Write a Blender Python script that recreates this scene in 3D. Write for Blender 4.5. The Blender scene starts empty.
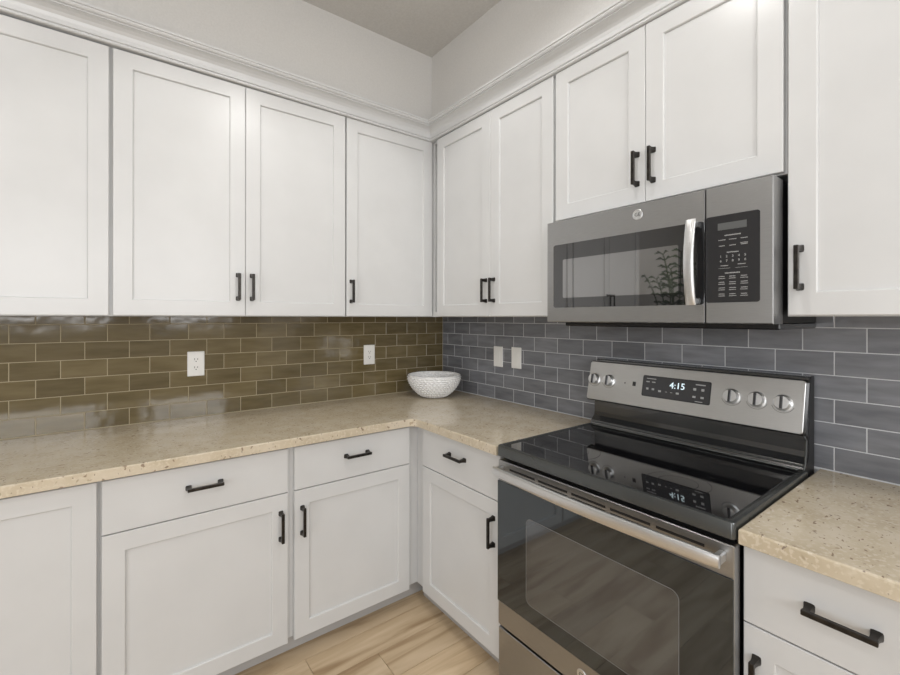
import bpy, bmesh, math, random
from mathutils import Vector, Matrix
random.seed(7)
PI = math.pi
C = bpy.context.scene.collection
SC = bpy.context.scene
Z0 = 0.905            # worktop height above the floor
CEIL = Z0 + 2.01

# ------------------------------------------------------------------ camera
F, PX, PY = 435.4, 446.0, 317.7
cd = bpy.data.cameras.new('camera'); cam = bpy.data.objects.new('camera', cd); C.objects.link(cam)
cd.sensor_width = 36.0; cd.sensor_fit = 'HORIZONTAL'; cd.lens = F / 900 * 36
cd.shift_x = (450 - PX) / 900; cd.shift_y = -(337.5 - PY) / 900
cd.clip_start = 0.02
cam.location = (-1.806, -2.424, Z0 + 0.4816)
cam.rotation_euler = (PI / 2, math.radians(-0.06), -0.6473)
SC.camera = cam

# ------------------------------------------------------------------ world, lights, exposure
w = bpy.data.worlds.new('world'); SC.world = w; w.use_nodes = True
w.node_tree.nodes['Background'].inputs[0].default_value = (0.90, 0.94, 1.0, 1)
w.node_tree.nodes['Background'].inputs[1].default_value = 0.6
SC.view_settings.view_transform = 'Standard'; SC.view_settings.look = 'None'
SC.view_settings.exposure = -0.22; SC.view_settings.gamma = 1.0
try: SC.view_settings.use_curve_mapping = False
except Exception: pass

ROOM = (-4.6, 0.0, -5.2, 0.0)
def area(name, loc, rot, sx, sy, power, col):
    l = bpy.data.lights.new(name, 'AREA'); l.shape = 'RECTANGLE'; l.size = sx; l.size_y = sy
    l.energy = power; l.color = col
    o = bpy.data.objects.new(name, l); o.location = loc; o.rotation_euler = rot; C.objects.link(o); return o
# added fill lights set in two invented window openings behind the camera
WIN = [(-3.6, -1.9), (-1.5, -0.4)]
area('window_daylight', (-2.75, -5.14, 1.85), (PI / 2, 0, 0), 1.6, 1.0, 46, (0.985, 0.99, 1.0))
area('window_daylight', (-0.95, -5.14, 1.85), (PI / 2, 0, 0), 1.0, 1.0, 30, (0.985, 0.99, 1.0))
area('patio_daylight', (-4.54, -2.9, 1.3), (0, -PI / 2, 0), 2.1, 1.8, 50, (0.985, 0.99, 1.0))  # added fill in an invented side opening, also reflected by the steel
# recessed ceiling downlights
CANS = [(-1.10, -1.72, 25), (-0.88, -0.95, 13), (-1.55, -0.95, 11), (-2.45, -1.3, 12), (-1.0, -3.1, 30), (-2.6, -3.0, 34)]
for x, y, e in CANS:
    l = bpy.data.lights.new('downlight_beam', 'SPOT'); l.energy = e * 1.0; l.color = (1.0, 0.98, 0.955)
    l.spot_size = math.radians(108 if y > -1 else 160); l.spot_blend = 0.3; l.shadow_soft_size = 0.06
    o = bpy.data.objects.new('downlight_beam', l); o.location = (x, y, CEIL - 0.02); C.objects.link(o)

# ------------------------------------------------------------------ helpers
def mat(name, col, rough=0.5, metal=0.0, spec=0.5, coat=0.0, emit=None, estr=0.0):
    m = bpy.data.materials.new(name); m.use_nodes = True
    b = m.node_tree.nodes['Principled BSDF']
    b.inputs['Base Color'].default_value = (*col, 1); b.inputs['Roughness'].default_value = rough
    b.inputs['Metallic'].default_value = metal; b.inputs['Specular IOR Level'].default_value = spec
    b.inputs['Coat Weight'].default_value = coat
    if emit: b.inputs['Emission Color'].default_value = (*emit, 1); b.inputs['Emission Strength'].default_value = estr
    return m
def nt(m): return m.node_tree.nodes, m.node_tree.links, m.node_tree.nodes['Principled BSDF']
def noise_mat(name, c1, c2, scale, rough=0.5, metal=0.0, stretch=(1, 1, 1), detail=4, bump=0.0, coat=0.0, lo=0.35, hi=0.65, rvar=0.0, spec=0.5):
    m = mat(name, c1, rough, metal, spec, coat); n, l, b = nt(m)
    tc = n.new('ShaderNodeTexCoord'); mp = n.new('ShaderNodeMapping'); mp.inputs['Scale'].default_value = stretch
    ns = n.new('ShaderNodeTexNoise'); ns.inputs['Scale'].default_value = scale; ns.inputs['Detail'].default_value = detail
    cr = n.new('ShaderNodeValToRGB'); cr.color_ramp.elements[0].position = lo; cr.color_ramp.elements[1].position = hi
    cr.color_ramp.elements[0].color = (*c1, 1); cr.color_ramp.elements[1].color = (*c2, 1)
    l.new(tc.outputs['Object'], mp.inputs[0]); l.new(mp.outputs[0], ns.inputs['Vector'])
    l.new(ns.outputs['Fac'], cr.inputs[0]); l.new(cr.outputs[0], b.inputs['Base Color'])
    if bump:
        bp = n.new('ShaderNodeBump'); bp.inputs['Strength'].default_value = bump; bp.inputs['Distance'].default_value = 0.002
        l.new(ns.outputs['Fac'], bp.inputs['Height']); l.new(bp.outputs[0], b.inputs['Normal'])
    if rvar:
        mr = n.new('ShaderNodeMapRange'); mr.inputs[3].default_value = rough - rvar; mr.inputs[4].default_value = rough + rvar
        l.new(ns.outputs['Fac'], mr.inputs[0]); l.new(mr.outputs[0], b.inputs['Roughness'])
    return m
M = {}
M['paint'] = noise_mat('white_cabinet_paint', (0.60, 0.605, 0.605), (0.62, 0.625, 0.625), 6, rough=0.29, rvar=0.02)
M['wall'] = noise_mat('wall_paint', (0.60, 0.59, 0.57), (0.63, 0.62, 0.60), 120, rough=0.85, bump=0.25)
M['ceil'] = noise_mat('ceiling_paint', (0.56, 0.55, 0.53), (0.60, 0.59, 0.57), 90, rough=0.9, bump=0.4)
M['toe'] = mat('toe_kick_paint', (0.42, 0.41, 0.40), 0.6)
M['bronze'] = noise_mat('dark_bronze_metal', (0.030, 0.027, 0.025), (0.05, 0.045, 0.04), 60, rough=0.32, metal=0.85)
M['steel'] = noise_mat('brushed_steel', (0.56, 0.56, 0.555), (0.61, 0.61, 0.605), 30, rough=0.36, metal=1.0, stretch=(1, 30, 60), rvar=0.05)
M['steel_bright'] = noise_mat('satin_steel', (0.72, 0.73, 0.74), (0.80, 0.81, 0.82), 30, rough=0.33, metal=1.0, stretch=(1, 30, 60), rvar=0.04)
M['steel_dark'] = noise_mat('grey_brushed_steel', (0.36, 0.36, 0.36), (0.41, 0.41, 0.41), 30, rough=0.36, metal=1.0, stretch=(1, 30, 60), rvar=0.05)
M['slate'] = noise_mat('dark_slate_metal', (0.10, 0.106, 0.106), (0.11, 0.116, 0.116), 8, rough=0.25, metal=0.7)
M['black'] = mat('black_enamel', (0.008, 0.008, 0.009), 0.22)
M['blackmat'] = mat('black_plastic', (0.012, 0.012, 0.013), 0.5)
M['glass'] = mat('black_ceramic_glass', (0.006, 0.006, 0.007), 0.03)
M['ovenglass'] = noise_mat('smoked_oven_glass', (0.020, 0.020, 0.020), (0.024, 0.023, 0.022), 3, rough=0.035, spec=0.8)
M['ovenwin'] = noise_mat('oven_window_screen', (0.050, 0.045, 0.044), (0.060, 0.054, 0.052), 9, rough=0.05, spec=0.9)
for q_ in ('ovenglass', 'ovenwin'): M[q_].node_tree.nodes['Principled BSDF'].inputs['Specular Tint'].default_value = (0.74, 0.87, 0.98, 1)
M['line'] = mat('window_border_line', (0.16, 0.16, 0.16), 0.3)
M['mwglass'] = mat('microwave_black_glass', (0.014, 0.014, 0.015), 0.02, spec=0.9)
M['mwwin'] = mat('microwave_window_screen', (0.040, 0.040, 0.040), 0.025, spec=1.0, coat=1.0)
M['panelblk'] = mat('control_panel_black', (0.022, 0.022, 0.024), 0.25)
M['panelgrey'] = mat('display_dark_grey', (0.045, 0.045, 0.048), 0.25)
M['lcd'] = mat('lcd_grey', (0.10, 0.105, 0.105), 0.3)
M['print'] = mat('white_print', (0.42, 0.42, 0.42), 0.6)
M['ring'] = mat('burner_print', (0.025, 0.025, 0.026), 0.2)
M['led'] = mat('clock_digits', (0.7, 0.85, 0.9), 0.5, emit=(0.75, 0.92, 1.0), estr=0.9)
M['plate'] = mat('white_plastic', (0.86, 0.855, 0.83), 0.35)
M['slot'] = mat('outlet_slot', (0.05, 0.045, 0.04), 0.6)
M['ceramic'] = noise_mat('white_ceramic', (0.84, 0.84, 0.84), (0.88, 0.88, 0.88), 20, rough=0.35)
M['lamp'] = mat('lamp_diffuser', (1, 1, 1), 0.5, emit=(1.0, 0.94, 0.85), estr=12)
M['lamptrim'] = mat('lamp_trim', (0.75, 0.75, 0.74), 0.4)

for q_, i_ in (('glass', 2.5), ('ovenglass', 1.9), ('ovenwin', 2.3), ('mwglass', 1.9), ('mwwin', 3.2)):
    M[q_].node_tree.nodes['Principled BSDF'].inputs['IOR'].default_value = i_; M[q_].node_tree.nodes['Principled BSDF'].inputs['Specular IOR Level'].default_value = 0.5; M[q_].node_tree.nodes['Principled BSDF'].inputs['Coat Weight'].default_value = 0

# quartz worktop
def quartz():
    m = mat('speckled_beige_quartz', (0.5, 0.42, 0.3), 0.12, spec=0.55); n, l, b = nt(m)
    tc = n.new('ShaderNodeTexCoord')
    def ramp(src, ps):
        r = n.new('ShaderNodeValToRGB'); e = r.color_ramp.elements
        e[0].position, e[1].position = ps[0][0], ps[-1][0]; e[0].color = (*ps[0][1], 1); e[1].color = (*ps[-1][1], 1)
        for p, c in ps[1:-1]:
            q = e.new(p); q.color = (*c, 1)
        l.new(src, r.inputs[0]); return r
    def noise(s, d, sc=(1, 1, 1)):
        mp = n.new('ShaderNodeMapping'); mp.inputs['Scale'].default_value = sc; l.new(tc.outputs['Object'], mp.inputs[0])
        q = n.new('ShaderNodeTexNoise'); q.inputs['Scale'].default_value = s; q.inputs['Detail'].default_value = d
        l.new(mp.outputs[0], q.inputs['Vector']); return q
    def mix(f, a, bb):
        x = n.new('ShaderNodeMix'); x.data_type = 'RGBA'; l.new(f, x.inputs[0]); l.new(a, x.inputs[6])
        if isinstance(bb, tuple): x.inputs[7].default_value = (*bb, 1)
        else: l.new(bb, x.inputs[7])
        return x.outputs[2]
    base = ramp(noise(14, 6).outputs['Fac'], [(0.3, (0.50, 0.425, 0.31)), (0.5, (0.56, 0.485, 0.365)), (0.7, (0.61, 0.54, 0.43))])
    fine = ramp(noise(95, 3).outputs['Fac'], [(0.52, (0, 0, 0)), (0.62, (1, 1, 1))])
    c = mix(fine.outputs[0], base.outputs[0], (0.615, 0.545, 0.43))
    # small brown and grey chips
    for sc, th, col, st in ((48, 0.685, (0.24, 0.17, 0.12), (1, 2.0, 1)), (80, 0.70, (0.22, 0.17, 0.145), (2, 1, 1)), (30, 0.72, (0.36, 0.29, 0.20), (1.3, 1, 1))):
        f = ramp(noise(sc, 1.5, st).outputs['Fac'], [(th, (0, 0, 0)), (th + 0.03, (0.85, 0.85, 0.85))])
        c = mix(f.outputs[0], c, col)
    l.new(c, b.inputs['Base Color'])
    return m
M['quartz'] = quartz()

def tile_mat(name, c1, c2, c3):
    m = mat(name, c1, 0.10, spec=0.5, coat=0.08); n, l, b = nt(m)
    tc = n.new('ShaderNodeTexCoord'); oi = n.new('ShaderNodeAttribute'); oi.attribute_name = 'tile'
    mp = n.new('ShaderNodeMapping'); mp.inputs['Scale'].default_value = (4, 4, 22)
    ns = n.new('ShaderNodeTexNoise'); ns.inputs['Scale'].default_value = 1.6; ns.inputs['Detail'].default_value = 5
    ad = n.new('ShaderNodeVectorMath'); ad.operation = 'ADD'
    cm = n.new('ShaderNodeVectorMath'); cm.operation = 'SCALE'; cm.inputs['Scale'].default_value = 17.0
    l.new(tc.outputs['Object'], mp.inputs[0]); l.new(oi.outputs['Color'], cm.inputs[0]); l.new(mp.outputs[0], ad.inputs[0]); l.new(cm.outputs[0], ad.inputs[1])
    l.new(ad.outputs[0], ns.inputs['Vector'])
    cr = n.new('ShaderNodeValToRGB'); e = cr.color_ramp.elements
    e[0].position, e[1].position = 0.3, 0.72; e[0].color = (*c1, 1); e[1].color = (*c3, 1); q = e.new(0.5); q.color = (*c2, 1)
    l.new(ns.outputs['Fac'], cr.inputs[0])
    sp = n.new('ShaderNodeSeparateColor'); l.new(oi.outputs['Color'], sp.inputs[0])
    mr = n.new('ShaderNodeMapRange'); mr.inputs[3].default_value = 0.86; mr.inputs[4].default_value = 1.12; l.new(sp.outputs[0], mr.inputs[0])
    mu = n.new('ShaderNodeVectorMath'); mu.operation = 'SCALE'; l.new(cr.outputs[0], mu.inputs[0]); l.new(mr.outputs[0], mu.inputs['Scale'])
    l.new(mu.outputs[0], b.inputs['Base Color'])
    bp = n.new('ShaderNodeBump'); bp.inputs['Strength'].default_value = 0.25; bp.inputs['Distance'].default_value = 0.004
    n2 = n.new('ShaderNodeTexNoise'); n2.inputs['Scale'].default_value = 14; n2.inputs['Detail'].default_value = 1; l.new(tc.outputs['Object'], n2.inputs['Vector'])
    l.new(n2.outputs['Fac'], bp.inputs['Height']); l.new(bp.outputs[0], b.inputs['Normal']); l.new(bp.outputs[0], b.inputs['Coat Normal'])
    return m
M['olive'] = tile_mat('olive_brown_glazed_tile', (0.120, 0.092, 0.042), (0.152, 0.118, 0.058), (0.185, 0.147, 0.078))
M['greytile'] = tile_mat('slate_grey_glazed_tile', (0.155, 0.161, 0.178), (0.196, 0.203, 0.222), (0.237, 0.245, 0.265))
M['grout_w'] = mat('tan_grout', (0.42, 0.36, 0.25), 0.9)
M['grout_c'] = mat('pale_grey_grout', (0.58, 0.59, 0.61), 0.9)

def wood():
    m = mat('honey_oak_plank', (0.5, 0.36, 0.2), 0.48, spec=0.35); n, l, b = nt(m)
    tc = n.new('ShaderNodeTexCoord'); at = n.new('ShaderNodeAttribute'); at.attribute_name = 'tile'
    sc = n.new('ShaderNodeVectorMath'); sc.operation = 'SCALE'; sc.inputs['Scale'].default_value = 23
    l.new(at.outputs['Color'], sc.inputs[0])
    mp = n.new('ShaderNodeMapping'); mp.inputs['Scale'].default_value = (1.1, 9, 1); l.new(tc.outputs['Object'], mp.inputs[0])
    ad = n.new('ShaderNodeVectorMath'); ad.operation = 'ADD'; l.new(mp.outputs[0], ad.inputs[0]); l.new(sc.outputs[0], ad.inputs[1])
    ns = n.new('ShaderNodeTexNoise'); ns.inputs['Scale'].default_value = 1.7; ns.inputs['Detail'].default_value = 6; ns.inputs['Distortion'].default_value = 0.7
    l.new(ad.outputs[0], ns.inputs['Vector'])
    cr = n.new('ShaderNodeValToRGB'); e = cr.color_ramp.elements
    e[0].position, e[1].position = 0.32, 0.72
    e[0].color = (0.33, 0.225, 0.125, 1); e[1].color = (0.64, 0.505, 0.35, 1)
    q = e.new(0.5); q.color = (0.52, 0.395, 0.255, 1)
    l.new(ns.outputs['Fac'], cr.inputs[0])
    sp = n.new('ShaderNodeSeparateColor'); l.new(at.outputs['Color'], sp.inputs[0])
    mr = n.new('ShaderNodeMapRange'); mr.inputs[3].default_value = 0.88; mr.inputs[4].default_value = 1.12; l.new(sp.outputs[1], mr.inputs[0])
    mu = n.new('ShaderNodeVectorMath'); mu.operation = 'SCALE'; l.new(cr.outputs[0], mu.inputs[0]); l.new(mr.outputs[0], mu.inputs['Scale'])
    l.new(mu.outputs[0], b.inputs['Base Color'])
    return m
M['wood'] = wood(); M['joint'] = mat('floor_joint', (0.16, 0.11, 0.07), 0.8)

def link(name, bm, m, parent=None, smooth=False, label=None):
    bmesh.ops.recalc_face_normals(bm, faces=bm.faces)
    me = bpy.data.meshes.new(name); bm.to_mesh(me); bm.free()
    ms = m if isinstance(m, (list, tuple)) else [m]
    for x in ms: me.materials.append(x)
    if smooth:
        for p in me.polygons: p.use_smooth = True
        try: me.set_sharp_from_angle(angle=math.radians(35))
        except Exception: pass
    o = bpy.data.objects.new(name, me); C.objects.link(o); o.parent = parent
    if label: o['label'] = label
    return o
def box(bm, a, b, bev=0.0, seg=1, mi=0):
    t = bmesh.new()
    vs = [t.verts.new((x, y, z)) for x in (a[0], b[0]) for y in (a[1], b[1]) for z in (a[2], b[2])]
    for f in ((0, 1, 3, 2), (4, 6, 7, 5), (0, 4, 5, 1), (2, 3, 7, 6), (0, 2, 6, 4), (1, 5, 7, 3)):
        t.faces.new([vs[i] for i in f])
    if bev: bmesh.ops.bevel(t, geom=t.edges[:], offset=bev, segments=seg, affect='EDGES', profile=0.5)
    merge(bm, t, mi)
def merge(bm, t, mi=0):
    mp = {}
    for v in t.verts: mp[v] = bm.verts.new(v.co)
    for f in t.faces:
        try:
            g = bm.faces.new([mp[v] for v in f.verts]); g.material_index = mi
        except ValueError: pass
    t.free()
def loft(bm, rings, cap0=True, cap1=True, closed=True, mi=0):
    R = [[bm.verts.new(p) for p in r] for r in rings]
    for a, b in zip(R, R[1:]):
        k = len(a)
        for i in range(k if closed else k - 1):
            j = (i + 1) % k
            f = bm.faces.new((a[i], a[j], b[j], b[i])); f.material_index = mi
    if cap0: bm.faces.new(R[0][::-1]).material_index = mi
    if cap1: bm.faces.new(R[-1]).material_index = mi
    return R
def rect(x0, x1, z0, z1, y): return [(x0, y, z0), (x1, y, z0), (x1, y, z1), (x0, y, z1)]
def rrect(x0, x1, z0, z1, r, k=5):
    out = []
    for cx, cz, a0 in ((x1 - r, z0 + r, -90), (x1 - r, z1 - r, 0), (x0 + r, z1 - r, 90), (x0 + r, z0 + r, 180)):
        for i in range(k + 1):
            a = math.radians(a0 + 90 * i / k); out.append((cx + r * math.cos(a), cz + r * math.sin(a)))
    return out
def door_bm(x0, x1, z0, z1, yb, t=0.02, stile=0.06, dep=0.008):
    bm = bmesh.new(); yf = yb - t; c = 0.0018
    loft(bm, [rect(x0, x1, z0, z1, yb), rect(x0, x1, z0, z1, yf + c), rect(x0 + c, x1 - c, z0 + c, z1 - c, yf),
              rect(x0 + stile, x1 - stile, z0 + stile, z1 - stile, yf),
              rect(x0 + stile + .0025, x1 - stile - .0025, z0 + stile + .0025, z1 - stile - .0025, yf + 0.0022),
              rect(x0 + stile + .0035, x1 - stile - .0035, z0 + stile + .0035, z1 - stile - .0035, yf + dep)])
    return bm
def slab_bm(x0, x1, z0, z1, yb, t=0.02, c=0.0018):
    bm = bmesh.new(); yf = yb - t
    loft(bm, [rect(x0, x1, z0, z1, yb), rect(x0, x1, z0, z1, yf + c), rect(x0 + c, x1 - c, z0 + c, z1 - c, yf)])
    return bm
def thing(name, label, cat, loc=(0, 0, 0), rz=0.0, group=None):
    o = bpy.data.objects.new(name, None); C.objects.link(o); o.empty_display_size = 0.1
    o.location = loc; o.rotation_euler = (0, 0, rz); o['label'] = label; o['category'] = cat
    if group: o['group'] = group
    return o
def tag(o, label, cat, group=None):
    o['label'] = label; o['category'] = cat
    if group: o['group'] = group
    return o
def struct(name, bm, m, label=None, smooth=False):
    o = link(name, bm, m, None, smooth); o['kind'] = 'structure'
    if label: o['label'] = label
    return o
def text_bm(bm, s, size, origin, ux, uz, thick=0.0004, align='CENTER', mi=0):
    cu = bpy.data.curves.new('t', 'FONT'); cu.body = s; cu.size = size; cu.align_x = align; cu.align_y = 'CENTER'; cu.extrude = thick; cu.resolution_u = 2
    ob = bpy.data.objects.new('t', cu)
    me = bpy.data.meshes.new_from_object(ob)
    ux = Vector(ux).normalized(); uz = Vector(uz).normalized(); un = ux.cross(uz); O = Vector(origin)
    base = [bm.verts.new(O + ux * v.co.x + uz * v.co.y + un * v.co.z) for v in me.vertices]
    for p in me.polygons:
        try: bm.faces.new([base[i] for i in p.vertices]).material_index = mi
        except ValueError: pass
    bpy.data.objects.remove(ob); bpy.data.curves.remove(cu); bpy.data.meshes.remove(me)

# pull handle: square bar on two flared feet. local: bar along +-Z, stands off along -Y
def pull_mesh():
    bm = bmesh.new(); L = 0.116; so = 0.029; b = 0.0056
    box(bm, (-b, -so - b, -L / 2), (b, -so + b * 0.7, L / 2), 0.0013)
    for s in (-1, 1):
        zc = s * (L / 2 - 0.0080)
        rings = []
        for k in range(7):
            f = k / 6; y = -f * (so - b * 0.2)
            h = 0.0066 + 0.0034 * (1 - f) ** 2.2; ww = 0.0056 + 0.0038 * (1 - f) ** 2.2
            zz = zc + s * 0.0012 * (1 - f)
            rings.append([(max(-ww, min(ww, 1.25 * ww * math.cos(a))), y, zz + max(-h, min(h, 1.25 * h * math.sin(a)))) for a in [PI / 8 * i for i in range(16)]])
        loft(bm, rings)
    return bm
_pull = None
def pull(parent, u, y, z, horiz=False, name='door_handle', drop=None):
    global _pull
    if _pull is None:
        o = link(name, pull_mesh(), M['bronze'], None, True); _pull = o.data
    else:
        o = bpy.data.objects.new(name, _pull); C.objects.link(o)
    o.parent = parent; o.location = (u, y, z)
    if horiz: o.rotation_euler = (0, PI / 2, 0)
    return o

# ------------------------------------------------------------------ room shell
x0, x1, y0, y1 = ROOM
bm = bmesh.new(); box(bm, (x0, y0, -0.1), (0.1, 0.1, -0.004)); 
t = struct('floor', bm, M['joint'])
# wood-look planks running parallel to the long counter
bm = bmesh.new(); col = []
W = 0.148; gap = 0.0016
k = 0; y = -0.82
rows = []
yy = -0.82 + W * 5
while yy > y0 + 0.02:
    rows.append(yy); yy -= W
for i, yt in enumerate(rows):
    ya, yb = yt - W, yt
    if ya > -0.50: continue
    yb = min(yb, -0.45)
    L = 1.2; off = (-0.945 if abs(ya - (-0.82 - W)) < 1e-6 else -0.945 + (0.37, 0.81, 0.16, 0.62, 0.95)[i % 5])
    xs = off - 1.2 * 5
    while xs < 0:
        a, b_ = max(xs, x0), min(xs + L, 0.0)
        if b_ - a > 0.01:
            n0 = len(bm.faces)
            c = 0.001
            loft(bm, [[(a + gap / 2, ya + gap / 2, -0.004), (b_ - gap / 2, ya + gap / 2, -0.004), (b_ - gap / 2, yb - gap / 2, -0.004), (a + gap / 2, yb - gap / 2, -0.004)],
                      [(a + gap / 2, ya + gap / 2, -c), (b_ - gap / 2, ya + gap / 2, -c), (b_ - gap / 2, yb - gap / 2, -c), (a + gap / 2, yb - gap / 2, -c)],
                      [(a + gap / 2 + c, ya + gap / 2 + c, 0), (b_ - gap / 2 - c, ya + gap / 2 + c, 0), (b_ - gap / 2 - c, yb - gap / 2 - c, 0), (a + gap / 2 + c, yb - gap / 2 - c, 0)]])
            bm.faces.ensure_lookup_table(); cc = (random.random(), random.random(), random.random(), 1)
            col += [cc] * (len(bm.faces) - n0)
        xs += L
def paint_faces(o, col):
    at = o.data.color_attributes.new('tile', 'FLOAT_COLOR', 'CORNER')
    for p, c in zip(o.data.polygons, col):
        for li in p.loop_indices: at.data[li].color = c
o = struct('floor', bm, M['wood']); paint_faces(o, col)

bm = bmesh.new(); box(bm, (x0 - .1, y0 - .1, CEIL), (0.1, 0.1, CEIL + 0.1)); struct('ceiling', bm, M['ceil'])
bm = bmesh.new(); box(bm, (x0 - .1, 0.0, -0.1), (0.1, 0.1, CEIL)); struct('wall_left', bm, M['wall'])
bm = bmesh.new(); box(bm, (0.0, y0, -0.1), (0.1, 0.0, CEIL)); struct('wall_right', bm, M['wall'])
# the wall parts above the cabinets stand flush with the cabinet boxes
SOF = 0.332
bm = bmesh.new(); box(bm, (-2.785, -SOF, Z0 + 1.545), (-0.0, 0.0, CEIL)); struct('wall_left_soffit', bm, M['wall'], 'painted soffit above the long run of wall cabinets')
bm = bmesh.new(); box(bm, (-SOF, y0, Z0 + 1.545), (0.0, -SOF, CEIL)); struct('wall_right_soffit', bm, M['wall'], 'painted soffit above the cabinets over the range')
# unseen rear walls; window openings added for light and reflections
def wall_with_holes(name, a, b, horiz, holes, c0, c1):
    bm = bmesh.new(); e = [a] + [v for h in holes for v in (h[0], h[1])] + [b]
    def bx(u0, u1, z0, z1):
        if horiz: box(bm, (u0, c0, z0), (u1, c1, z1))
        else: box(bm, (c0, u0, z0), (c1, u1, z1))
    cur = a
    for h in holes:
        bx(cur, h[0], -0.1, CEIL); bx(h[0], h[1], -0.1, h[2]); bx(h[0], h[1], h[3], CEIL); cur = h[1]
    bx(cur, b, -0.1, CEIL)
    return struct(name, bm, M['wall'])
wall_with_holes('wall_back', x0 - .1, 0.1, True, [(-3.6, -1.9, 1.32, 2.40), (-1.5, -0.4, 1.32, 2.40)], y0 - .12, y0)
wall_with_holes('wall_side', y0, 0.0, False, [(-4.0, -1.8, 0.25, 2.3)], x0 - .12, x0)
wi = 1
for a, b_, hz, c in ((-3.6, -1.9, True, y0), (-1.5, -0.4, True, y0), (-4.0, -1.8, False, x0)):
    z0_, z1_ = (1.32, 2.40) if hz else (0.25, 2.3)
    bm = bmesh.new(); f = 0.05
    for (p, q, r, s) in ((a, a + f, z0_, z1_), (b_ - f, b_, z0_, z1_), (a, b_, z0_, z0_ + f), (a, b_, z1_ - f, z1_), ((a + b_) / 2 - f / 2, (a + b_) / 2 + f / 2, z0_, z1_)):
        if hz: box(bm, (p, c - 0.10, r), (q, c - 0.04, s), 0.003)
        else: box(bm, (c - 0.10, p, r), (c - 0.04, q, s), 0.003)
    struct('window_%d' % wi, bm, M['paint']); wi += 1  # frames of the added windows, out of view

# ------------------------------------------------------------------ tile backsplashes
T = 0.154; HR = 0.0751; G = 0.0024
def backsplash(name, length, wall, off0, off1, m, gm, label):
    bm = bmesh.new(); col = []
    ztop = 0.4935
    def P(u, d, z): return (-u, -d, Z0 + z) if wall == 'L' else (-d, -u, Z0 + z)
    def slab(u0, u1, z0, z1, d0, d1, c, mi):
        n0 = len(bm.faces)
        loft(bm, [[P(u0, d0, z0), P(u1, d0, z0), P(u1, d0, z1), P(u0, d0, z1)],
                  [P(u0, d1 - c, z0), P(u1, d1 - c, z0), P(u1, d1 - c, z1), P(u0, d1 - c, z1)],
                  [P(u0 + c, d1, z0 + c), P(u1 - c, d1, z0 + c), P(u1 - c, d1, z1 - c), P(u0 + c, d1, z1 - c)]], mi=mi)
        cc = (random.random(), random.random(), random.random(), 1)
        col.extend([cc] * (len(bm.faces) - n0))
    slab(0.0, length, -0.03, ztop, 0.0, 0.0076, 0.0002, 1)
    for r in range(7):
        za = 0.0015 if r == 0 else 0.0756 + (r - 1) * HR
        zb = min(0.0756 + r * HR, ztop)
        off = (off0 if r % 2 == 0 else off1) - T
        u = off
        while u < length:
            a, b_ = max(u, 0.008), min(u + T, length)
            if b_ - a > 0.006:
                slab(a + G / 2, b_ - G / 2, za + G / 2, zb - (G / 2 if zb < ztop else 0), 0.0, 0.0085, 0.0012, 0)
            u += T
    o = struct(name, bm, [m, gm], label); paint_faces(o, col)
    return o
backsplash('trim_1', 3.2, 'L', 0.0672, 0.1450, M['olive'], M['grout_w'], 'olive brown glazed subway tile backsplash')
backsplash('trim_2', 3.2, 'R', 0.0668, 0.1413, M['greytile'], M['grout_c'], 'slate grey glazed subway tile backsplash')

# ------------------------------------------------------------------ crown moulding (mitred at the inside corner)
def crown():
    prof = [(0.334, 1.497), (0.359, 1.497), (0.363, 1.500), (0.363, 1.5035), (0.3585, 1.5055), (0.3585, 1.509), (0.364, 1.511), (0.364, 1.5155), (0.359, 1.518),
            (0.359, 1.530), (0.3625, 1.542), (0.370, 1.552), (0.381, 1.560), (0.393, 1.5645), (0.3965, 1.5645), (0.3965, 1.569),
            (0.405, 1.5705), (0.409, 1.575), (0.409, 1.580), (0.414, 1.582), (0.414, 1.590), (0.334, 1.590)]
    bm = bmesh.new()
    rings = [[(-2.79, -d, Z0 + z + .017) for d, z in prof], [(-d, -d, Z0 + z + .004) for d, z in prof], [(-d, -1.0, Z0 + z) for d, z in prof], [(-d, -3.2, Z0 + z - .001) for d, z in prof]]
    loft(bm, rings)
    return struct('trim_3', bm, M['paint'], 'white crown moulding along the cabinet tops')
crown()

# ------------------------------------------------------------------ wall cabinets
HY = -0.350                    # front plane of the doors
def wall_cabinet(kind, label, wall, u0, u1, zb, zt, doors, frame_u1=None, depth=0.33, z_in=0.003):
    """doors: (ua, ub, handle_u, handle_z). u runs along the wall."""
    loc = (u0, 0, 0) if wall == 'L' else (0, -u0, 0)
    root = thing('wall_cabinet', label, 'cabinet', (loc[0], loc[1], Z0 + zb), 0 if wall == 'L' else -PI / 2, None)
    w_ = u1 - u0; h = zt - zb
    bm = bmesh.new(); e = 0.0002; yb = -0.010
    box(bm, (e, -depth + 0.02, 0.012), (w_ - e, yb, h), 0)           # carcass, bottom recessed behind the frame
    # face frame
    fw = 0.030
    for a, b_, c, d in ((e, fw, 0, h), (w_ - fw, w_ - e, 0, h), (fw, w_ - fw, 0, fw), (fw, w_ - fw, h - fw, h)):
        box(bm, (a, -depth, c), (b_, -depth + 0.02, d), 0)
    link('body', bm, M['paint'], root)
    for (a, b_, hu, hz) in doors:
        d = link('door', door_bm(a - u0, b_ - u0, 0.003, ((1.502 if wall == 'L' else 1.4955) - zb), -depth - 0.001, 0.02), M['paint'], root)
        if hu is not None: pull(d, hu - u0, -depth - 0.021, hz - zb)
    return root
HZ = 0.616
TOP = 1.52
wall_cabinet('w', 'white wall cabinet farthest from the corner, its one visible door without a visible pull', 'L', -2.784, -1.8245, 0.486, TOP,
             [(-2.781, -2.309, -2.335, HZ), (-2.305, -1.8305, -2.279, HZ)])
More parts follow.
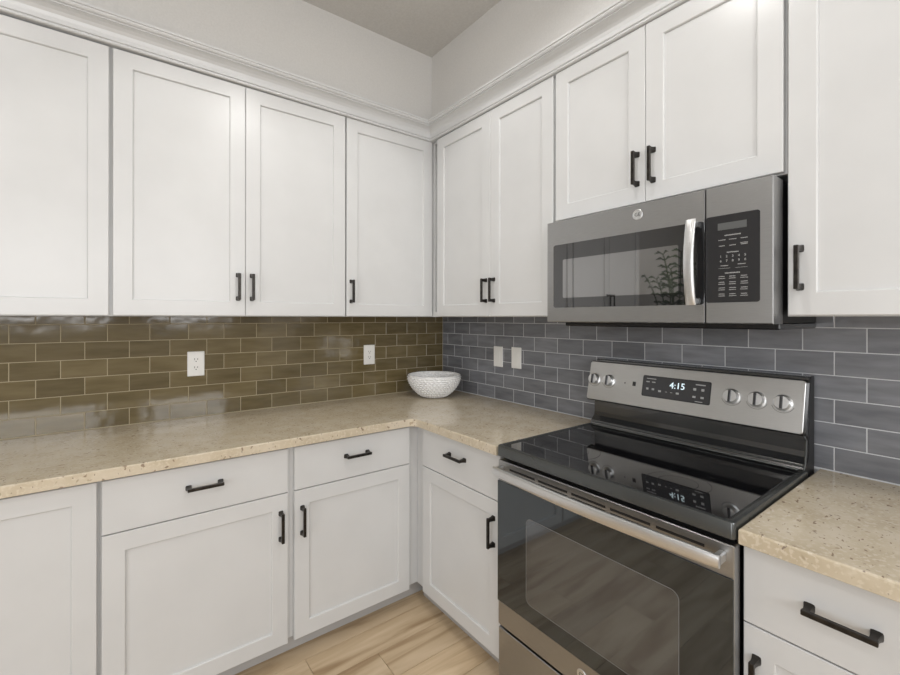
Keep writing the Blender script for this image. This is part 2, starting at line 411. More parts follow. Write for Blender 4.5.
wall_cabinet('w', 'white double door wall cabinet above the duplex outlet, two dark pulls meeting in the middle', 'L', -1.8245, -0.8755, 0.486, TOP,
             [(-1.8185, -1.3527, -1.382, HZ), (-1.3510, -0.8805, -1.325, HZ)])
wall_cabinet('w', 'white single door wall cabinet in the inside corner above the tall woven bowl', 'L', -0.8755, -0.002, 0.486, TOP,
             [(-0.8725, -0.338, -0.848, HZ)])
wall_cabinet('w', 'white narrow double door wall cabinet between the corner and the microwave', 'R', 0.3335, 1.2475, 0.486, TOP,
             [(0.413, 0.8537, 0.826, HZ), (0.8554, 1.2400, 0.883, HZ)])
wall_cabinet('w', 'white short double door cabinet directly above the microwave', 'R', 1.2475, 2.0345, 0.880, TOP,
             [(1.2530, 1.6375, 1.610, 1.002), (1.6393, 2.0290, 1.667, 1.002)])
wall_cabinet('w', 'white single door wall cabinet to the right of the microwave', 'R', 2.0345, 2.470, 0.486, TOP,
             [(2.0400, 2.464, 2.066, HZ)])

# ------------------------------------------------------------------ base cabinets
BD = 0.62
def base_cabinet(label, wall, u0, u1, drawers, doors, body_u0=None, toe=True, shell=None):
    loc = (u0, 0, 0) if wall == 'L' else (0, -u0, 0)
    root = thing('base_cabinet', label, 'cabinet', loc, 0 if wall == 'L' else -PI / 2)
    w_ = u1 - u0; e = 0.0002
    s0 = shell or (0.0, w_)
    zt = Z0 - 0.0395; zb = Z0 - 0.825
    bm = bmesh.new(); box(bm, (s0[0] + e, -BD, zb), (s0[1] - e, -0.012, zt), 0.0005)
    link('body', bm, M['paint'], root)
    if toe:
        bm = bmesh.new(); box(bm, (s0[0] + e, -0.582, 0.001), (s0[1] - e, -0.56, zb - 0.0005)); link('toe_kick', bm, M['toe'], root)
    for (a, b_, hu, hz) in drawers:
        d = link('drawer', slab_bm(a - u0, b_ - u0, Z0 - 0.2220, Z0 - 0.047, -BD - 0.001), M['paint'], root)
        if hu is not None: pull(d, hu - u0, -BD - 0.021, Z0 + hz, True, 'drawer_handle')
    for (a, b_, hu, hz, top) in doors:
        d = link('door', door_bm(a - u0, b_ - u0, Z0 - (0.8315 if wall == 'L' else 0.824), Z0 + top, -BD - 0.001), M['paint'], root)
        if hu is not None: pull(d, hu - u0, -BD - 0.021, Z0 + hz)
    return root
base_cabinet('white base cabinet with full height panelled door and no drawer, farthest from the corner', 'L', -2.78, -1.8510, [],
             [(-2.777, -2.318, -2.345, -0.35, -0.047), (-2.315, -1.8565, None, 0, -0.047)])
base_cabinet('white base cabinet under the duplex outlet, one wide drawer over one wide door', 'L', -1.8510, -1.2415, [(-1.8445, -1.2545, -1.551, -0.124)],
             [(-1.8445, -1.2545, -1.283, -0.351, -0.2255)])
base_cabinet('white base cabinet in the inside corner, under the long worktop, with small drawer and door', 'L', -1.2415, -0.002, [(-1.2285, -0.677, -0.954, -0.124)],
             [(-1.2285, -0.677, -1.197, -0.351, -0.2255)])
base_cabinet('white base cabinet between the inside corner and the range, drawer over door', 'R', 0.6215, 1.2340, [(0.699, 1.2260, 0.9625, -0.117)],
             [(0.699, 1.2260, 1.190, -0.346, -0.2255)])
base_cabinet('white base cabinet to the right of the range, drawer over door', 'R', 2.0310, 2.4200, [(2.0330, 2.374, 2.2050, -0.128)],
             [(2.0330, 2.374, 2.059, -0.349, -0.2255)])

# ------------------------------------------------------------------ worktops
def counter(name, pts, label):
    bm = bmesh.new(); zt = Z0; zb = Z0 - 0.0355
    def inset(p, d):
        n_ = len(p); out = []
        for i in range(n_):
            a, b_, c = Vector(p[i - 1]), Vector(p[i]), Vector(p[(i + 1) % n_])
            e1 = (b_ - a).normalized(); e2 = (c - b_).normalized()
            n1 = Vector((-e1.y, e1.x)); n2 = Vector((-e2.y, e2.x)); m_ = (n1 + n2)
            m_ = m_ / max(1e-6, m_.length_squared) * 2
            out.append(b_ + m_ * d)
        return out
    c = 0.004
    rings = [[(x, y, z) for x, y in inset(pts, d)] for d, z in ((0.0015, zb), (0, zb + 0.0015), (0, zt - c), (c * 0.3, zt - c * 0.3), (c, zt))]
    R_ = loft(bm, rings, False, False)
    from mathutils.geometry import tessellate_polygon
    tri = tessellate_polygon([[Vector((x, y, 0)) for x, y in pts]])
    for ring in (R_[0], R_[-1]):
        for t_ in tri: bm.faces.new([ring[i] for i in t_])
    o = link(name, bm, M['quartz'], None, False); tag(o, label, 'countertop'); return o
E_ = 0.672; r = 0.03
arc = [(-E_ - r + r * math.cos(a), -E_ - r + r * math.sin(a)) for a in [math.radians(90 - 15 * i) for i in range(7)]]
# counter-clockwise outline
pts = [(-2.79, -E_)] + arc + [(-E_, -1.2375), (-0.0086, -1.2375), (-0.0086, -0.0086), (-2.79, -0.0086)]
counter('countertop', pts, 'L shaped beige speckled quartz worktop running through the inside corner, bowl on it')
counter('countertop', [(-E_, -2.45), (-0.0086, -2.45), (-0.0086, -2.0335), (-E_, -2.0335)], 'short beige speckled quartz worktop to the right of the range')

# ------------------------------------------------------------------ range
def tube(bm, path, rad, k=8):
    rings = []
    for i, p in enumerate(path):
        p = Vector(p); a = Vector(path[max(0, i - 1)]); b_ = Vector(path[min(len(path) - 1, i + 1)])
        d = (b_ - a).normalized(); up = Vector((0, 0, 1)) if abs(d.z) < .9 else Vector((0, 1, 0))
        s = d.cross(up).normalized(); t_ = s.cross(d)
        rings.append([p + s * rad * math.cos(2 * PI * j / k) + t_ * rad * math.sin(2 * PI * j / k) for j in range(k)])
    loft(bm, rings)
def disc_rings(bm, O, ux, uz, un, prof, k=32, mi=0):
    """prof: (radius, height along un)"""
    O, ux, uz, un = map(Vector, (O, ux, uz, un))
    loft(bm, [[O + ux * rr * math.cos(2 * PI * j / k) + uz * rr * math.sin(2 * PI * j / k) + un * hh for j in range(k)] for rr, hh in prof], mi=mi)

RS = 1.2525; RW = 0.7765
rg = thing('range', 'freestanding stainless steel electric range with black glass cooktop and front oven door', 'range', (0, -RS, 0), -PI / 2)
bm = bmesh.new(); box(bm, (0.006, -0.640, 0.06), (RW - 0.006, -0.03, Z0 - 0.03), 0.003)
for u in (0.05, RW - 0.05):
    for yy in (-0.58, -0.09): disc_rings(bm, (u, yy, 0.001), (1, 0, 0), (0, 1, 0), (0, 0, 1), [(0.016, 0), (0.016, 0.01), (0.01, 0.012), (0.01, 0.062)], 12)
link('body', bm, M['black'], rg, label='black side panels')
# cooktop frame with raised rim
bm = bmesh.new()
def rr3(x0, x1, y0, y1, r, z): return [(a, b_, z) for a, b_ in rrect(x0, x1, y0, y1, r, 4)]
zt = Z0 + 0.013
yF, yB = -0.682, -0.112
loft(bm, [rr3(0.004, RW - .004, yF + .004, yB, .006, Z0 - 0.030), rr3(0.0, RW, yF, yB, .008, Z0 - 0.026), rr3(0.0, RW, yF, yB, .008, zt - .006), rr3(0.0015, RW - .0015, yF + .0015, yB, .008, zt - .0015),
          rr3(0.005, RW - .005, yF + .005, yB - .001, .008, zt), rr3(0.014, RW - .014, yF + .012, yB - .004, .010, zt), rr3(0.021, RW - .021, yF + .017, yB - .006, .010, zt - .0045)], cap1=True)
link('cooktop_frame', bm, M['slate'], rg, True, 'dark slate metal rim')
bm = bmesh.new()
loft(bm, [rr3(0.021, RW - .021, yF + .017, yB - .006, .010, zt - .0043), rr3(0.022, RW - .022, yF + .018, yB - .007, .010, zt - .0036)])
gl = link('cooktop_glass', bm, M['glass'], rg, False, 'black ceramic glass surface')
for (u, v, R) in ((0.20, -0.52, 0.105), (0.575, -0.52, 0.085), (0.20, -0.25, 0.080), (0.575, -0.25, 0.105)):
    bm = bmesh.new()
    for rad in (R, R * 0.62):
        k = 64
        ring = [[(u + q * math.cos(2 * PI * j / k), v + q * math.sin(2 * PI * j / k), zt - .0033) for j in range(k)] for q in (rad - .0009, rad)]
        loft(bm, ring, False, False)
    link('burner_ring', bm, M['ring'], rg)
# backguard
bm = bmesh.new()
side = [(-0.112, Z0 - 0.02), (-0.112, Z0 + 0.010), (-0.104, Z0 + 0.026), (-0.092, Z0 + 0.036), (-0.082, Z0 + 0.045), (-0.079, Z0 + 0.062), (-0.077, Z0 + 0.124), (-0.0765, Z0 + 0.20), (-0.060, Z0 + 0.292), (-0.052, Z0 + 0.296), (-0.030, Z0 + 0.296), (-0.026, Z0 + 0.290), (-0.026, Z0 - 0.02)]
loft(bm, [[(u, y, z) for y, z in side] for u in (0.004, RW - 0.010)])
M['guard'] = mat('dark_grey_enamel', (0.025, 0.026, 0.027), 0.18, spec=1.0, coat=0.5)
bgd = link('backguard', bm, M['guard'], rg, False)
bm = bmesh.new(); loft(bm, [[(u, y - (0.0 if y > -.06 else 0.002), z) for y, z in side] for u in (RW - 0.0095, RW - 0.0055)]); link('end_cap', bm, M['blackmat'], rg, label='black end cap')
# rounded shelf rim strip where the guard meets the glass
bm = bmesh.new(); tube(bm, [(0.012 + (RW - 0.024) * i / 10, -0.1075, Z0 + 0.021) for i in range(11)], 0.0035); link('guard_rim', bm, M['slate'], rg, True)
bm = bmesh.new()
# black framing end on the right, curled rim
pth = [(RW - 0.010, -0.118, Z0 + 0.010), (RW - 0.008, -0.112, Z0 + 0.030), (RW - 0.008, -0.104, Z0 + 0.060), (RW - 0.008, -0.100, Z0 + 0.100), (RW - 0.011, -0.100, Z0 + 0.112), (RW - 0.02, -0.100, Z0 + 0.118)]
tube(bm, pth, 0.0035); link('guard_rim', bm, M['slate'], rg, True)
# tilted stainless control panel: p(u, v, n)
PB = Vector((0, -0.1155, Z0 + 0.1205)); PT = Vector((0, -0.078, Z0 + 0.284)); PV = (PT - PB); PH = PV.length; pv = PV.normalized(); pn = Vector((0, -pv.z, pv.y))
def P(u, v, n=0): return Vector((u, 0, 0)) + PB + pv * v + pn * n
U0, U1 = -0.016, RW - 0.013
U0 = -0.014
bm = bmesh.new()
def pr(x0, x1, v0, v1, r, n): return [P(a, b_, n) for a, b_ in rrect(x0, x1, v0, v1, r, 5)]
loft(bm, [pr(U0 - .001, U1 + .0065, -0.004, PH + .004, .010, -0.030), pr(U0 - .001, U1 + .0065, -0.004, PH + .004, .010, -0.006), pr(U0 + .001, U1 + .001, -.002, PH + .002, .010, -0.001)])
link('panel_surround', bm, M['black'], rg, True)
bm = bmesh.new()
loft(bm, [pr(U0 + .002, U1, 0.000, PH, .009, -0.002), pr(U0 + .002, U1, 0.000, PH, .009, 0.001), pr(U0 + .0035, U1 - .0015, 0.0015, PH - .0015, .009, 0.0025)])
cp = link('control_panel', bm, M['steel'], rg, False, 'brushed stainless control panel')
# measured on the panel: knobs
NK = 0.0025
KV = 0.090
for u, ang in ((0.018, 0), (0.088, 0), (0.5615, 0), (0.6365, 0), (0.7085, 0)):
    bm = bmesh.new()
    disc_rings(bm, P(u, KV, NK), (1, 0, 0), pv, pn, [(0.0265, 0), (0.0265, 0.0015), (0.0235, 0.003), (0.0225, 0.016), (0.0205, 0.019), (0.010, 0.0195)], 40)
    k_ = link('knob', bm, M['steel_bright'], cp, True)
    bm = bmesh.new()
    a = [P(u + sx * 0.0042, KV + sv, NK + 0.0185) for sx, sv in ((-1, -.0205), (1, -.0205), (1, .0205), (-1, .0205))]
    b2 = [P(u + sx * 0.0034, KV + sv, NK + 0.0245) for sx, sv in ((-1, -.0195), (1, -.0195), (1, .0195), (-1, .0195))]
    loft(bm, [a, b2]); g_ = link('knob_grip', bm, M['panelgrey'], rg, False, 'dark pointer bar of a knob')
    # printed arc under the knob
    bm = bmesh.new(); arc_ = []
    for q in (.0310, .0322):
        arc_.append([P(u + q * math.cos(t_), KV + q * math.sin(t_), NK + .0003) for t_ in [math.radians(200 + 14 * i_) for i_ in range(11)]])
    loft(bm, arc_, False, False, False); link('dial_mark', bm, M['lcd'], cp)
# indicator and square button
bm = bmesh.new(); disc_rings(bm, P(0.163, KV - .001, NK), (1, 0, 0), pv, pn, [(0.003, 0), (0.0025, 0.001)], 12); link('indicator_lamp', bm, M['panelgrey'], cp)
bm = bmesh.new(); loft(bm, [pr(0.197, 0.211, KV - .009, KV + .009, .0015, NK), pr(0.1975, 0.2105, KV - .0085, KV + .0085, .0015, NK + .0015)]); link('light_button', bm, M['panelblk'], cp)
# display
D0, D1 = 0.240, 0.4955
bm = bmesh.new(); loft(bm, [pr(D0, D1, .047, .131, .006, NK - .001), pr(D0, D1, .047, .131, .006, NK + .001)]); dsp = link('display', bm, M['panelblk'], cp, label='dark grey clock and touch key display')
bm = bmesh.new(); loft(bm, [pr(D0 + .003, D1 - .003, .050, .128, .005, NK + .0008), pr(D0 + .003, D1 - .003, .050, .128, .005, NK + .0014)]); link('display_face', bm, M['panelgrey'], rg)
bm = bmesh.new(); text_bm(bm, '4:15', 0.034, P(D0 + 0.137, 0.101, NK + .0018), (1, 0, 0), pv, 0.0003); link('clock_digits', bm, M['led'], rg, label='pale blue lit clock digits 4:15')
def tick(u, v, wd, hh, nn):
    bm = bmesh.new(); c_ = [(u - wd / 2, v - hh / 2), (u + wd / 2, v - hh / 2), (u + wd / 2, v + hh / 2), (u - wd / 2, v + hh / 2)]
    loft(bm, [[P(a_, b_, nn) for a_, b_ in c_], [P(a_, b_, nn + .0003) for a_, b_ in c_]]); link('key_symbol', bm, M['print'], cp)
nn = NK + .0015
tick(D0 + .035, .119, .038, .003, nn); tick(D1 - .036, .116, .034, .004, nn); tick(D1 - .038, .054, .026, .0025, nn)
for u, v, a, b_ in ((.022, .106, .014, .004), (.045, .106, .014, .004), (.022, .078, .009, .008), (.045, .078, .010, .007), (.072, .074, .011, .007), (.097, .074, .007, .002), (.117, .074, .008, .002), (.140, .074, .011, .007),
                    (D1 - D0 - .055, .098, .010, .009), (D1 - D0 - .027, .098, .010, .009), (D1 - D0 - .055, .070, .011, .007), (D1 - D0 - .027, .070, .011, .007)):
    tick(D0 + u, v, a, b_, nn)

# oven door
DY = -0.678; DZ0, DZ1 = Z0 - 0.649, Z0 - 0.043
bm = bmesh.new(); c = 0.002
box(bm, (0.002, DY, DZ0), (RW - .002, -0.642, DZ1), 0.002)
od = link('oven_door', bm, M['steel_dark'], rg, label='stainless framed oven door')
# full-width glass, laid proud of the steel frame by a hair
G0, G1 = Z0 - 0.560, Z0 - 0.118
bm = bmesh.new(); loft(bm, [rect(0.002, RW - .002, G0, G1, DY - .0002), rect(0.002, RW - .002, G0, G1, DY - .003), rect(0.003, RW - .003, G0 + .001, G1 - .001, DY - .004)])
link('oven_glass', bm, M['ovenglass'], od, False, 'smoked black oven door glass')
WU0, WU1, WZ0, WZ1 = 1.397 - RS, 1.905 - RS, Z0 - 0.499, Z0 - 0.208
def rr2(x0, x1, z0, z1, r, y): return [(a, y, b_) for a, b_ in rrect(x0, x1, z0, z1, r, 6)]
bm = bmesh.new(); loft(bm, [rr2(WU0 - .002, WU1 + .002, WZ0 - .002, WZ1 + .002, .022, DY - .0035), rr2(WU0 - .002, WU1 + .002, WZ0 - .002, WZ1 + .002, .022, DY - .0043)])
link('window_border', bm, M['line'], od)
bm = bmesh.new(); loft(bm, [rr2(WU0, WU1, WZ0, WZ1, .020, DY - .0035), rr2(WU0, WU1, WZ0, WZ1, .020, DY - .0046)])
link('oven_window', bm, M['ovenwin'], od, False, 'slightly lighter viewing window')
# vent slots above the glass
bm = bmesh.new(); n_ = 5; sl = 0.128
for i in range(n_):
    a = 0.055 + i * ((RW - 0.11) / n_) + 0.005
    for zz in (-0.066, -0.080):
        box(bm, (a, DY - .0006, Z0 + zz - 0.0036), (a + sl - .01, DY + .001, Z0 + zz + 0.0036), 0)
link('vent_slots', bm, M['blackmat'], od)
# bowed flat handle
bm = bmesh.new(); rings = []; N = 28
for i in range(N + 1):
    f = i / N; u = 0.016 + (RW - 0.034) * f
    yc = -0.716 - 0.016 * math.sin(PI * f); hz = 0.0165 + 0.002 * math.sin(PI * f); zc = Z0 - 0.072
    hy = 0.0075
    if i in (0, N): hz *= 0.93; hy *= 0.8
    rings.append([(u, yc + hy * math.copysign(abs(math.cos(a)) ** 0.7, math.cos(a)), zc + hz * math.copysign(abs(math.sin(a)) ** 0.7, math.sin(a))) for a in [2 * PI * j / 16 for j in range(16)]])
loft(bm, rings)
for u in (0.024, RW - 0.026): box(bm, (u - 0.008, -0.716, Z0 - 0.084), (u + 0.008, DY + 0.001, Z0 - 0.060), 0.003)
link('door_handle', bm, M['steel_bright'], od, True, 'bright satin steel bowed handle')
# round badge on the lower door strip
def badge(parent, u, y, z, R):
    bm = bmesh.new(); disc_rings(bm, (u, y, z), (1, 0, 0), (0, 0, 1), (0, -1, 0), [(R, 0), (R, 0.001), (R * .93, 0.0018), (R * .86, 0.0018), (R * .82, 0.0012)], 40)
    b = link('badge', bm, M['steel_bright'], parent, True, 'round metal badge')
    bm = bmesh.new(); text_bm(bm, 'GE', R * 0.95, (u, y - 0.0017, z), (1, 0, 0), (0, 0, 1), 0.0003)
    link('badge_letters', bm, M['lcd'], parent if parent.parent is None else parent)
badge(od, 1.618 - RS, DY - 0.0002, Z0 - 0.604, 0.017)
# storage drawer
bm = bmesh.new(); box(bm, (0.002, DY + .002, Z0 - 0.845), (RW - .002, -0.642, Z0 - 0.660), 0.002)
link('storage_drawer', bm, M['steel_dark'], rg, label='stainless lower drawer front')

# ------------------------------------------------------------------ over-the-range microwave
MS = 1.2655; MW = 0.7635
mw = thing('microwave', 'stainless steel over the range microwave with black window and keypad', 'microwave', (0, -MS, Z0 + 0.445), -PI / 2)
zb, zt_ = 0.020, 0.417     # local z from mount base
bm = bmesh.new(); box(bm, (0.004, -0.344, zb + .002), (MW - .004, -0.012, zt_), 0.002); link('body', bm, M['blackmat'], mw)
bm = bmesh.new()
box(bm, (0.045, -0.36, 0.004), (MW - 0.004, -0.012, zb + .0018), 0.003)
link('base_vent', bm, M['black'], mw, label='black vented underside')
sp = 1.860 - MS
def front(a, b_, name, lab):
    bm = bmesh.new(); c = 0.003
    loft(bm, [rect(a, b_, zb, zt_, -0.345), rect(a, b_, zb, zt_, -0.420 + c), rect(a + c * .6, b_ - c * .6, zb + c, zt_ - c, -0.420)])
    return link(name, bm, M['steel_dark'], mw, label=lab)
md = front(0.002, sp - 0.0012, 'door', 'stainless microwave door')
mp_ = front(sp + 0.0012, MW - .002, 'control_side', 'stainless strip beside the keypad')
L_ = lambda z: z - 0.445
bm = bmesh.new(); loft(bm, [rr2(1.3005 - MS, sp - .0016, L_(.5215), L_(.768), .010, -0.4195), rr2(1.3005 - MS, sp - .0016, L_(.5215), L_(.768), .010, -0.4212)])
link('door_glass', bm, M['mwglass'], md, False, 'black door glass')
bm = bmesh.new(); loft(bm, [rr2(1.346 - MS, 1.783 - MS, L_(.559), L_(.708), .006, -0.4205), rr2(1.346 - MS, 1.783 - MS, L_(.559), L_(.708), .006, -0.4216)])
link('door_window', bm, M['mwwin'], md, False, 'paler see-through window')
# handle
bm = bmesh.new(); rings = []; N = 20
uc = 1.8315 - MS
for i in range(N + 1):
    f = i / N; z = L_(.520) + (.774 - .520) * f
    yc = -0.448 - 0.016 * math.sin(PI * f)
    hw, ht = 0.0145, 0.0045
    if i in (0, N): ht *= .6
    rings.append([(uc + hw * math.copysign(abs(math.cos(a)) ** .6, math.cos(a)), yc + ht * math.copysign(abs(math.sin(a)) ** .8, math.sin(a)), z) for a in [2 * PI * j / 16 for j in range(16)]])
loft(bm, rings)
for z in (L_(.532), L_(.762)): box(bm, (uc - .008, -0.448, z - .009), (uc + .008, -0.4195, z + .009), 0.002)
link('door_handle', bm, M['steel_bright'], md, True, 'bright curved vertical handle')
badge(md, 1.650 - MS, -0.4195, L_(.826), 0.0175)
# keypad
K0, K1, KZ0, KZ1 = 1.868 - MS, 1.9975 - MS, L_(.526), L_(.776)
bm = bmesh.new(); loft(bm, [rr2(K0 - .006, K1, KZ0, KZ1, .007, -0.4195), rr2(K0 - .006, K1, KZ0, KZ1, .007, -0.4212)])
kp = link('keypad', bm, M['panelblk'], mp_, False, 'black keypad with pale printing')
kw = K1 - K0; kh = KZ1 - KZ0
def kx(f): return K0 + kw * f
def kz(f): return KZ1 - kh * f
bm = bmesh.new(); loft(bm, [rect(kx(.20), kx(.76), kz(.17), kz(.09), -0.4210), rect(kx(.20), kx(.76), kz(.17), kz(.09), -0.4217)]); link('display', bm, M['lcd'], mp_, False, 'grey unlit display')
bm = bmesh.new()
def bar(fx, fz, wd, hh):
    a, z = kx(fx), kz(fz)
    loft(bm, [rect(a - wd / 2, a + wd / 2, z - hh / 2, z + hh / 2, -0.4211), rect(a - wd / 2, a + wd / 2, z - hh / 2, z + hh / 2, -0.4214)])
def words(fx, fz, wd, hh):
    # a run of tiny unreadable letters
    x = -wd / 2
    while x < wd / 2:
        q = random.uniform(.0011, .0018)
        bar(fx + (x + q / 2) / kw, fz + random.uniform(-.001, .001), q, hh * random.choice((1, .8, 1))); x += q + .0007
words(.49, .235, .040, .0032)
for f in (.28, .49, .71): words(f, .285, .017, .0022); words(f, .352, .015, .0022)
words(.71, .338, .017, .002)
words(.49, .430, .028, .0030)
for r_, row in enumerate(('12345', '67890')):
    for i, ch in enumerate(row): text_bm(bm, ch, 0.0095, (kx(.26 + .118 * i), -0.4213, kz(.475 + .052 * r_)), (1, 0, 0), (0, 0, 1), 0.0001)
words(.33, .580, .018, .0022); words(.66, .572, .018, .0022); bar(.33, .61, .030, .0006); bar(.66, .61, .030, .0006)
words(.49, .665, .038, .0032)
for q, fz in enumerate((.715, .78, .845, .915)):
    for f in (.28, .49, .71): words(f, fz - .012, .015, .0022); words(f, fz + .010, .017, .0020)
link('key_printing', bm, M['print'], mp_)

# ------------------------------------------------------------------ bowl
def bowl():
    bm = bmesh.new(); K = 288; Hh = 0.130; R = 0.157
    out = []; nr = 74
    def rad(f):   # f 0 base..1 rim
        return 0.060 + (R - 0.060) * (math.sin(min(1, f * 1.02) * PI / 2) ** 0.72)
    rings = [[(0.058 * math.cos(2 * PI * j / K), 0.058 * math.sin(2 * PI * j / K), 0.0) for j in range(K)]]
    NB = 36; NR = 10
    for i in range(nr + 1):
        f = i / nr; z = 0.001 + f * (Hh - 0.001); r0 = rad(f)
        ring = []
        for j in range(K):
            th = 2 * PI * j / K
            row = f * NR; ri = math.floor(row); fr = row - ri - .5
            ph = (j / K * NB + (ri % 2) * .5) % 1 - .5
            d2 = (ph * 1.15) ** 2 + (fr * 1.15) ** 2
            bump = 0.0080 * max(0, 1 - d2 / 0.22) ** .5 if 0.05 < f < .965 else 0
            rr_ = r0 + bump
            ring.append((rr_ * math.cos(th), rr_ * math.sin(th), z))
        rings.append(ring)
    # rim and inside
    for q, z in ((R + .003, Hh + .001), (R + .003, Hh + .005), (R - .001, Hh + .007), (R - .006, Hh + .004)):
        rings.append([(q * math.cos(2 * PI * j / K), q * math.sin(2 * PI * j / K), z) for j in range(K)])
    for i in range(40):
        f = 1 - (i + 1) / 41; z = 0.010 + f * (Hh - 0.010); r0 = rad(f) - 0.006
        row = f * NR; ri = math.floor(row); fr = row - ri - .5
        ring = []
        for j in range(K):
            ph = (j / K * NB + (ri % 2) * .5) % 1 - .5
            d2 = (ph * 1.15) ** 2 + (fr * 1.15) ** 2
            bump = 0.007 * max(0, 1 - d2 / 0.22) ** .5
            ring.append(((r0 - bump) * math.cos(2 * PI * j / K), (r0 - bump) * math.sin(2 * PI * j / K), z))
        rings.append(ring)
    loft(bm, rings)
    o = link('bowl', bm, M['ceramic'], None, True); o.location = (-0.262, -0.262, Z0 + 0.0005)
    tag(o, 'round white ceramic bowl with knobbly dotted surface, on the worktop in the corner', 'bowl')
bowl()

# ------------------------------------------------------------------ outlets and switches
def plate(name, wall, u, z, label, cat, kind):
    root = thing(name, label, cat, ((-u, -0.0086, Z0 + z) if wall == 'L' else (-0.0086, -u, Z0 + z)), 0 if wall == 'L' else -PI / 2)
    bm = bmesh.new(); loft(bm, [rr2(-.0365, .0365, -.0595, .0595, .003, 0), rr2(-.0365, .0365, -.0595, .0595, .003, -.003), rr2(-.0345, .0345, -.0575, .0575, .003, -.0055)])
    link('cover_plate', bm, M['plate'], root)
    if kind == 'duplex':
        for s in (-1, 1):
            bm = bmesh.new(); loft(bm, [rr2(-.0165, .0165, s * .0195 - .0145, s * .0195 + .0145, .008, -.005), rr2(-.0165, .0165, s * .0195 - .0145, s * .0195 + .0145, .008, -.0072)])
            r_ = link('receptacle', bm, M['plate'], root)
            bm = bmesh.new()
            for a, b_, hh in ((-.0065, .0012, .009), (.0065, .0012, .0075)): box(bm, (a - b_, -.0076, s * .0195 + .003 - hh / 2), (a + b_, -.0070, s * .0195 + .003 + hh / 2))
            disc_rings(bm, (0, -.0070, s * .0195 - .0075), (1, 0, 0), (0, 0, 1), (0, -1, 0), [(.0026, 0), (.0026, .0006)], 12)
            link('slots', bm, M['slot'], r_)
    elif kind == 'decora':
        bm = bmesh.new(); loft(bm, [rr2(-.0165, .0165, -.0335, .0335, .002, -.005), rr2(-.0165, .0165, -.0335, .0335, .002, -.0070)]); r_ = link('receptacle', bm, M['plate'], root)
        bm = bmesh.new()
        for s in (-1, 1):
            for a, hh in ((-.0065, .009), (.0065, .0075)): box(bm, (a - .001, -.0074, s * .0165 + .003 - hh / 2), (a + .001, -.0068, s * .0165 + .003 + hh / 2))
            disc_rings(bm, (0, -.0068, s * .0165 - .0065), (1, 0, 0), (0, 0, 1), (0, -1, 0), [(.0024, 0), (.0024, .0006)], 12)
        link('slots', bm, M['slot'], r_)
    else:
        bm = bmesh.new(); loft(bm, [rr2(-.0165, .0165, -.0335, .0335, .002, -.005), [(-.0160, -.0068, -.033), (.0160, -.0068, -.033), (.0160, -.0095, .033), (-.0160, -.0095, .033)]] if False else
                              [rect(-.0165, .0165, -.0335, .0335, -.005), [(-.0162, -.0066, -.033), (.0162, -.0066, -.033), (.0162, -.0092, .033), (-.0162, -.0092, .033)]])
        link('rocker', bm, M['plate'], root)
plate('wall_outlet', 'L', 1.5, 0.2575, 'white duplex wall outlet on the olive tiles under the double door cabinet', 'outlet', 'duplex')
plate('wall_outlet', 'L', 0.571, 0.255, 'white square-faced wall outlet on the olive tiles near the corner bowl', 'outlet', 'decora')
plate('light_switch', 'R', 0.5605, 0.2530, 'white rocker switch on the grey tiles, the one nearer the corner', 'switch', 'rocker')
plate('light_switch', 'R', 0.7065, 0.2555, 'white rocker switch on the grey tiles, the one nearer the range', 'switch', 'rocker')

# ------------------------------------------------------------------ potted palm beyond the end of the counter (mirrored in the microwave door)
M['leaf'] = noise_mat('palm_green', (0.03, 0.07, 0.025), (0.06, 0.12, 0.04), 8, rough=0.45)
M['pot'] = noise_mat('grey_clay_pot', (0.25, 0.25, 0.24), (0.30, 0.30, 0.29), 10, rough=0.7)
M['soil'] = noise_mat('dark_soil', (0.03, 0.02, 0.015), (0.05, 0.035, 0.025), 60, rough=0.95)
pl = thing('potted_palm', 'tall potted palm beyond the end of the counter, mirrored in the microwave door', 'plant', (-3.36, -0.42, 0))
bm = bmesh.new(); disc_rings(bm, (0, 0, 0.001), (1, 0, 0), (0, 1, 0), (0, 0, 1), [(.14, 0), (.15, .01), (.19, .34), (.20, .35), (.20, .38), (.185, .38), (.18, .33)], 32); link('pot', bm, M['pot'], pl, True)
bm = bmesh.new(); disc_rings(bm, (0, 0, 0.331), (1, 0, 0), (0, 1, 0), (0, 0, 1), [(.178, 0), (.170, .012), (.05, .018)], 24); link('soil', bm, M['soil'], pl)
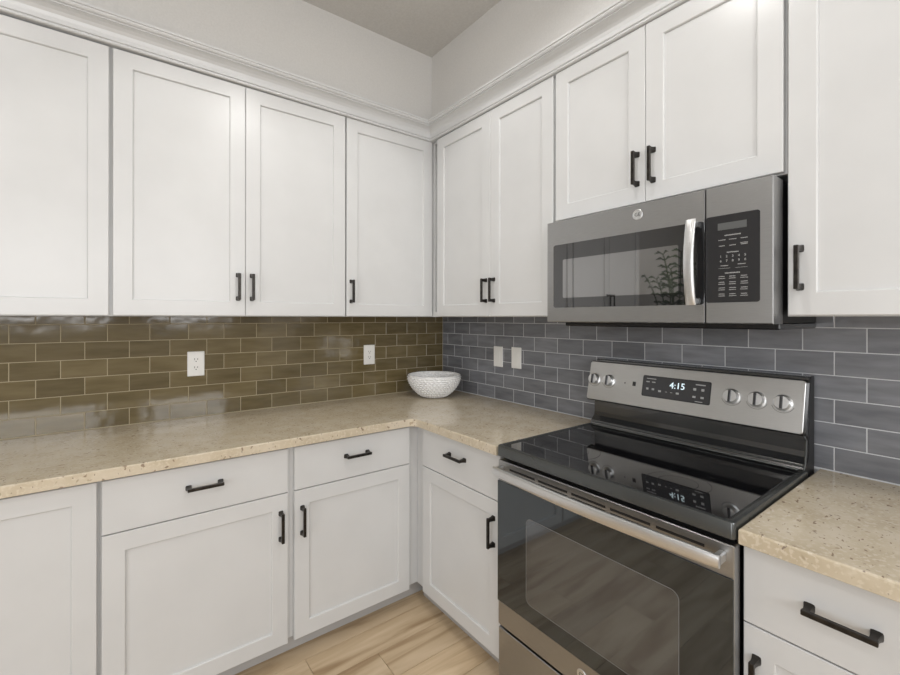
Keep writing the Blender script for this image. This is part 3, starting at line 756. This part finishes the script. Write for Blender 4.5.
for i in range(9):
    a = i * 2.399; tilt = 0.04 + 0.035 * (i % 4); Ls = 1.38 + 0.10 * (i % 3)
    bx, by = 0.04 * math.cos(a), 0.04 * math.sin(a); path = []
    for k in range(15):
        f = k / 14; rr_ = tilt * f + 0.10 * f ** 3; path.append(Vector((bx + rr_ * math.cos(a), by + rr_ * math.sin(a), 0.33 + Ls * 1.35 * (f - 0.22 * f ** 3))))
    bm = bmesh.new(); tube(bm, path, 0.006, 6)
    for k in range(6, 15):
        d = (path[k] - path[k - 1]).normalized(); sd = d.cross(Vector((0, 0, 1))).normalized()
        for s in (-1, 1):
            l_ = 0.15 - 0.008 * abs(k - 9); tip = path[k] + (d * 0.75 + sd * s).normalized() * l_ - Vector((0, 0, 0.05)); mid = (path[k] + tip) / 2 + Vector((0, 0, 0.02))
            w_ = d * 0.011; n_ = Vector((0, 0, 0.0012))
            loft(bm, [[path[k] - w_ * .3 - n_, path[k] + w_ * .3 - n_, path[k] + w_ * .3 + n_, path[k] - w_ * .3 + n_], [mid - w_ - n_, mid + w_ - n_, mid + w_ + n_, mid - w_ + n_], [tip - w_ * .1 - n_ * .3, tip + w_ * .1 - n_ * .3, tip + w_ * .1 + n_ * .3, tip - w_ * .1 + n_ * .3]])
    link('frond', bm, M['leaf'], pl)

# ------------------------------------------------------------------ ceiling downlights (above the view)
for i, (x, y, e) in enumerate(CANS):
    root = thing('ceiling_light', 'recessed round ceiling downlight', 'light', (x, y, CEIL), 0, 'recessed ceiling downlights')
    bm = bmesh.new(); K = 40
    loft(bm, [[(q * math.cos(2 * PI * j / K), q * math.sin(2 * PI * j / K), z) for j in range(K)] for q, z in ((.095, 0), (.095, -.004), (.088, -.007), (.072, -.006), (.070, -.001))], False, False)
    link('trim_ring', bm, M['lamptrim'], root, True)
    bm = bmesh.new(); loft(bm, [[(.070 * math.cos(2 * PI * j / K), .070 * math.sin(2 * PI * j / K), z) for j in range(K)] for z in (-.0005, -.003)])
    link('diffuser', bm, M['lamp'], root)
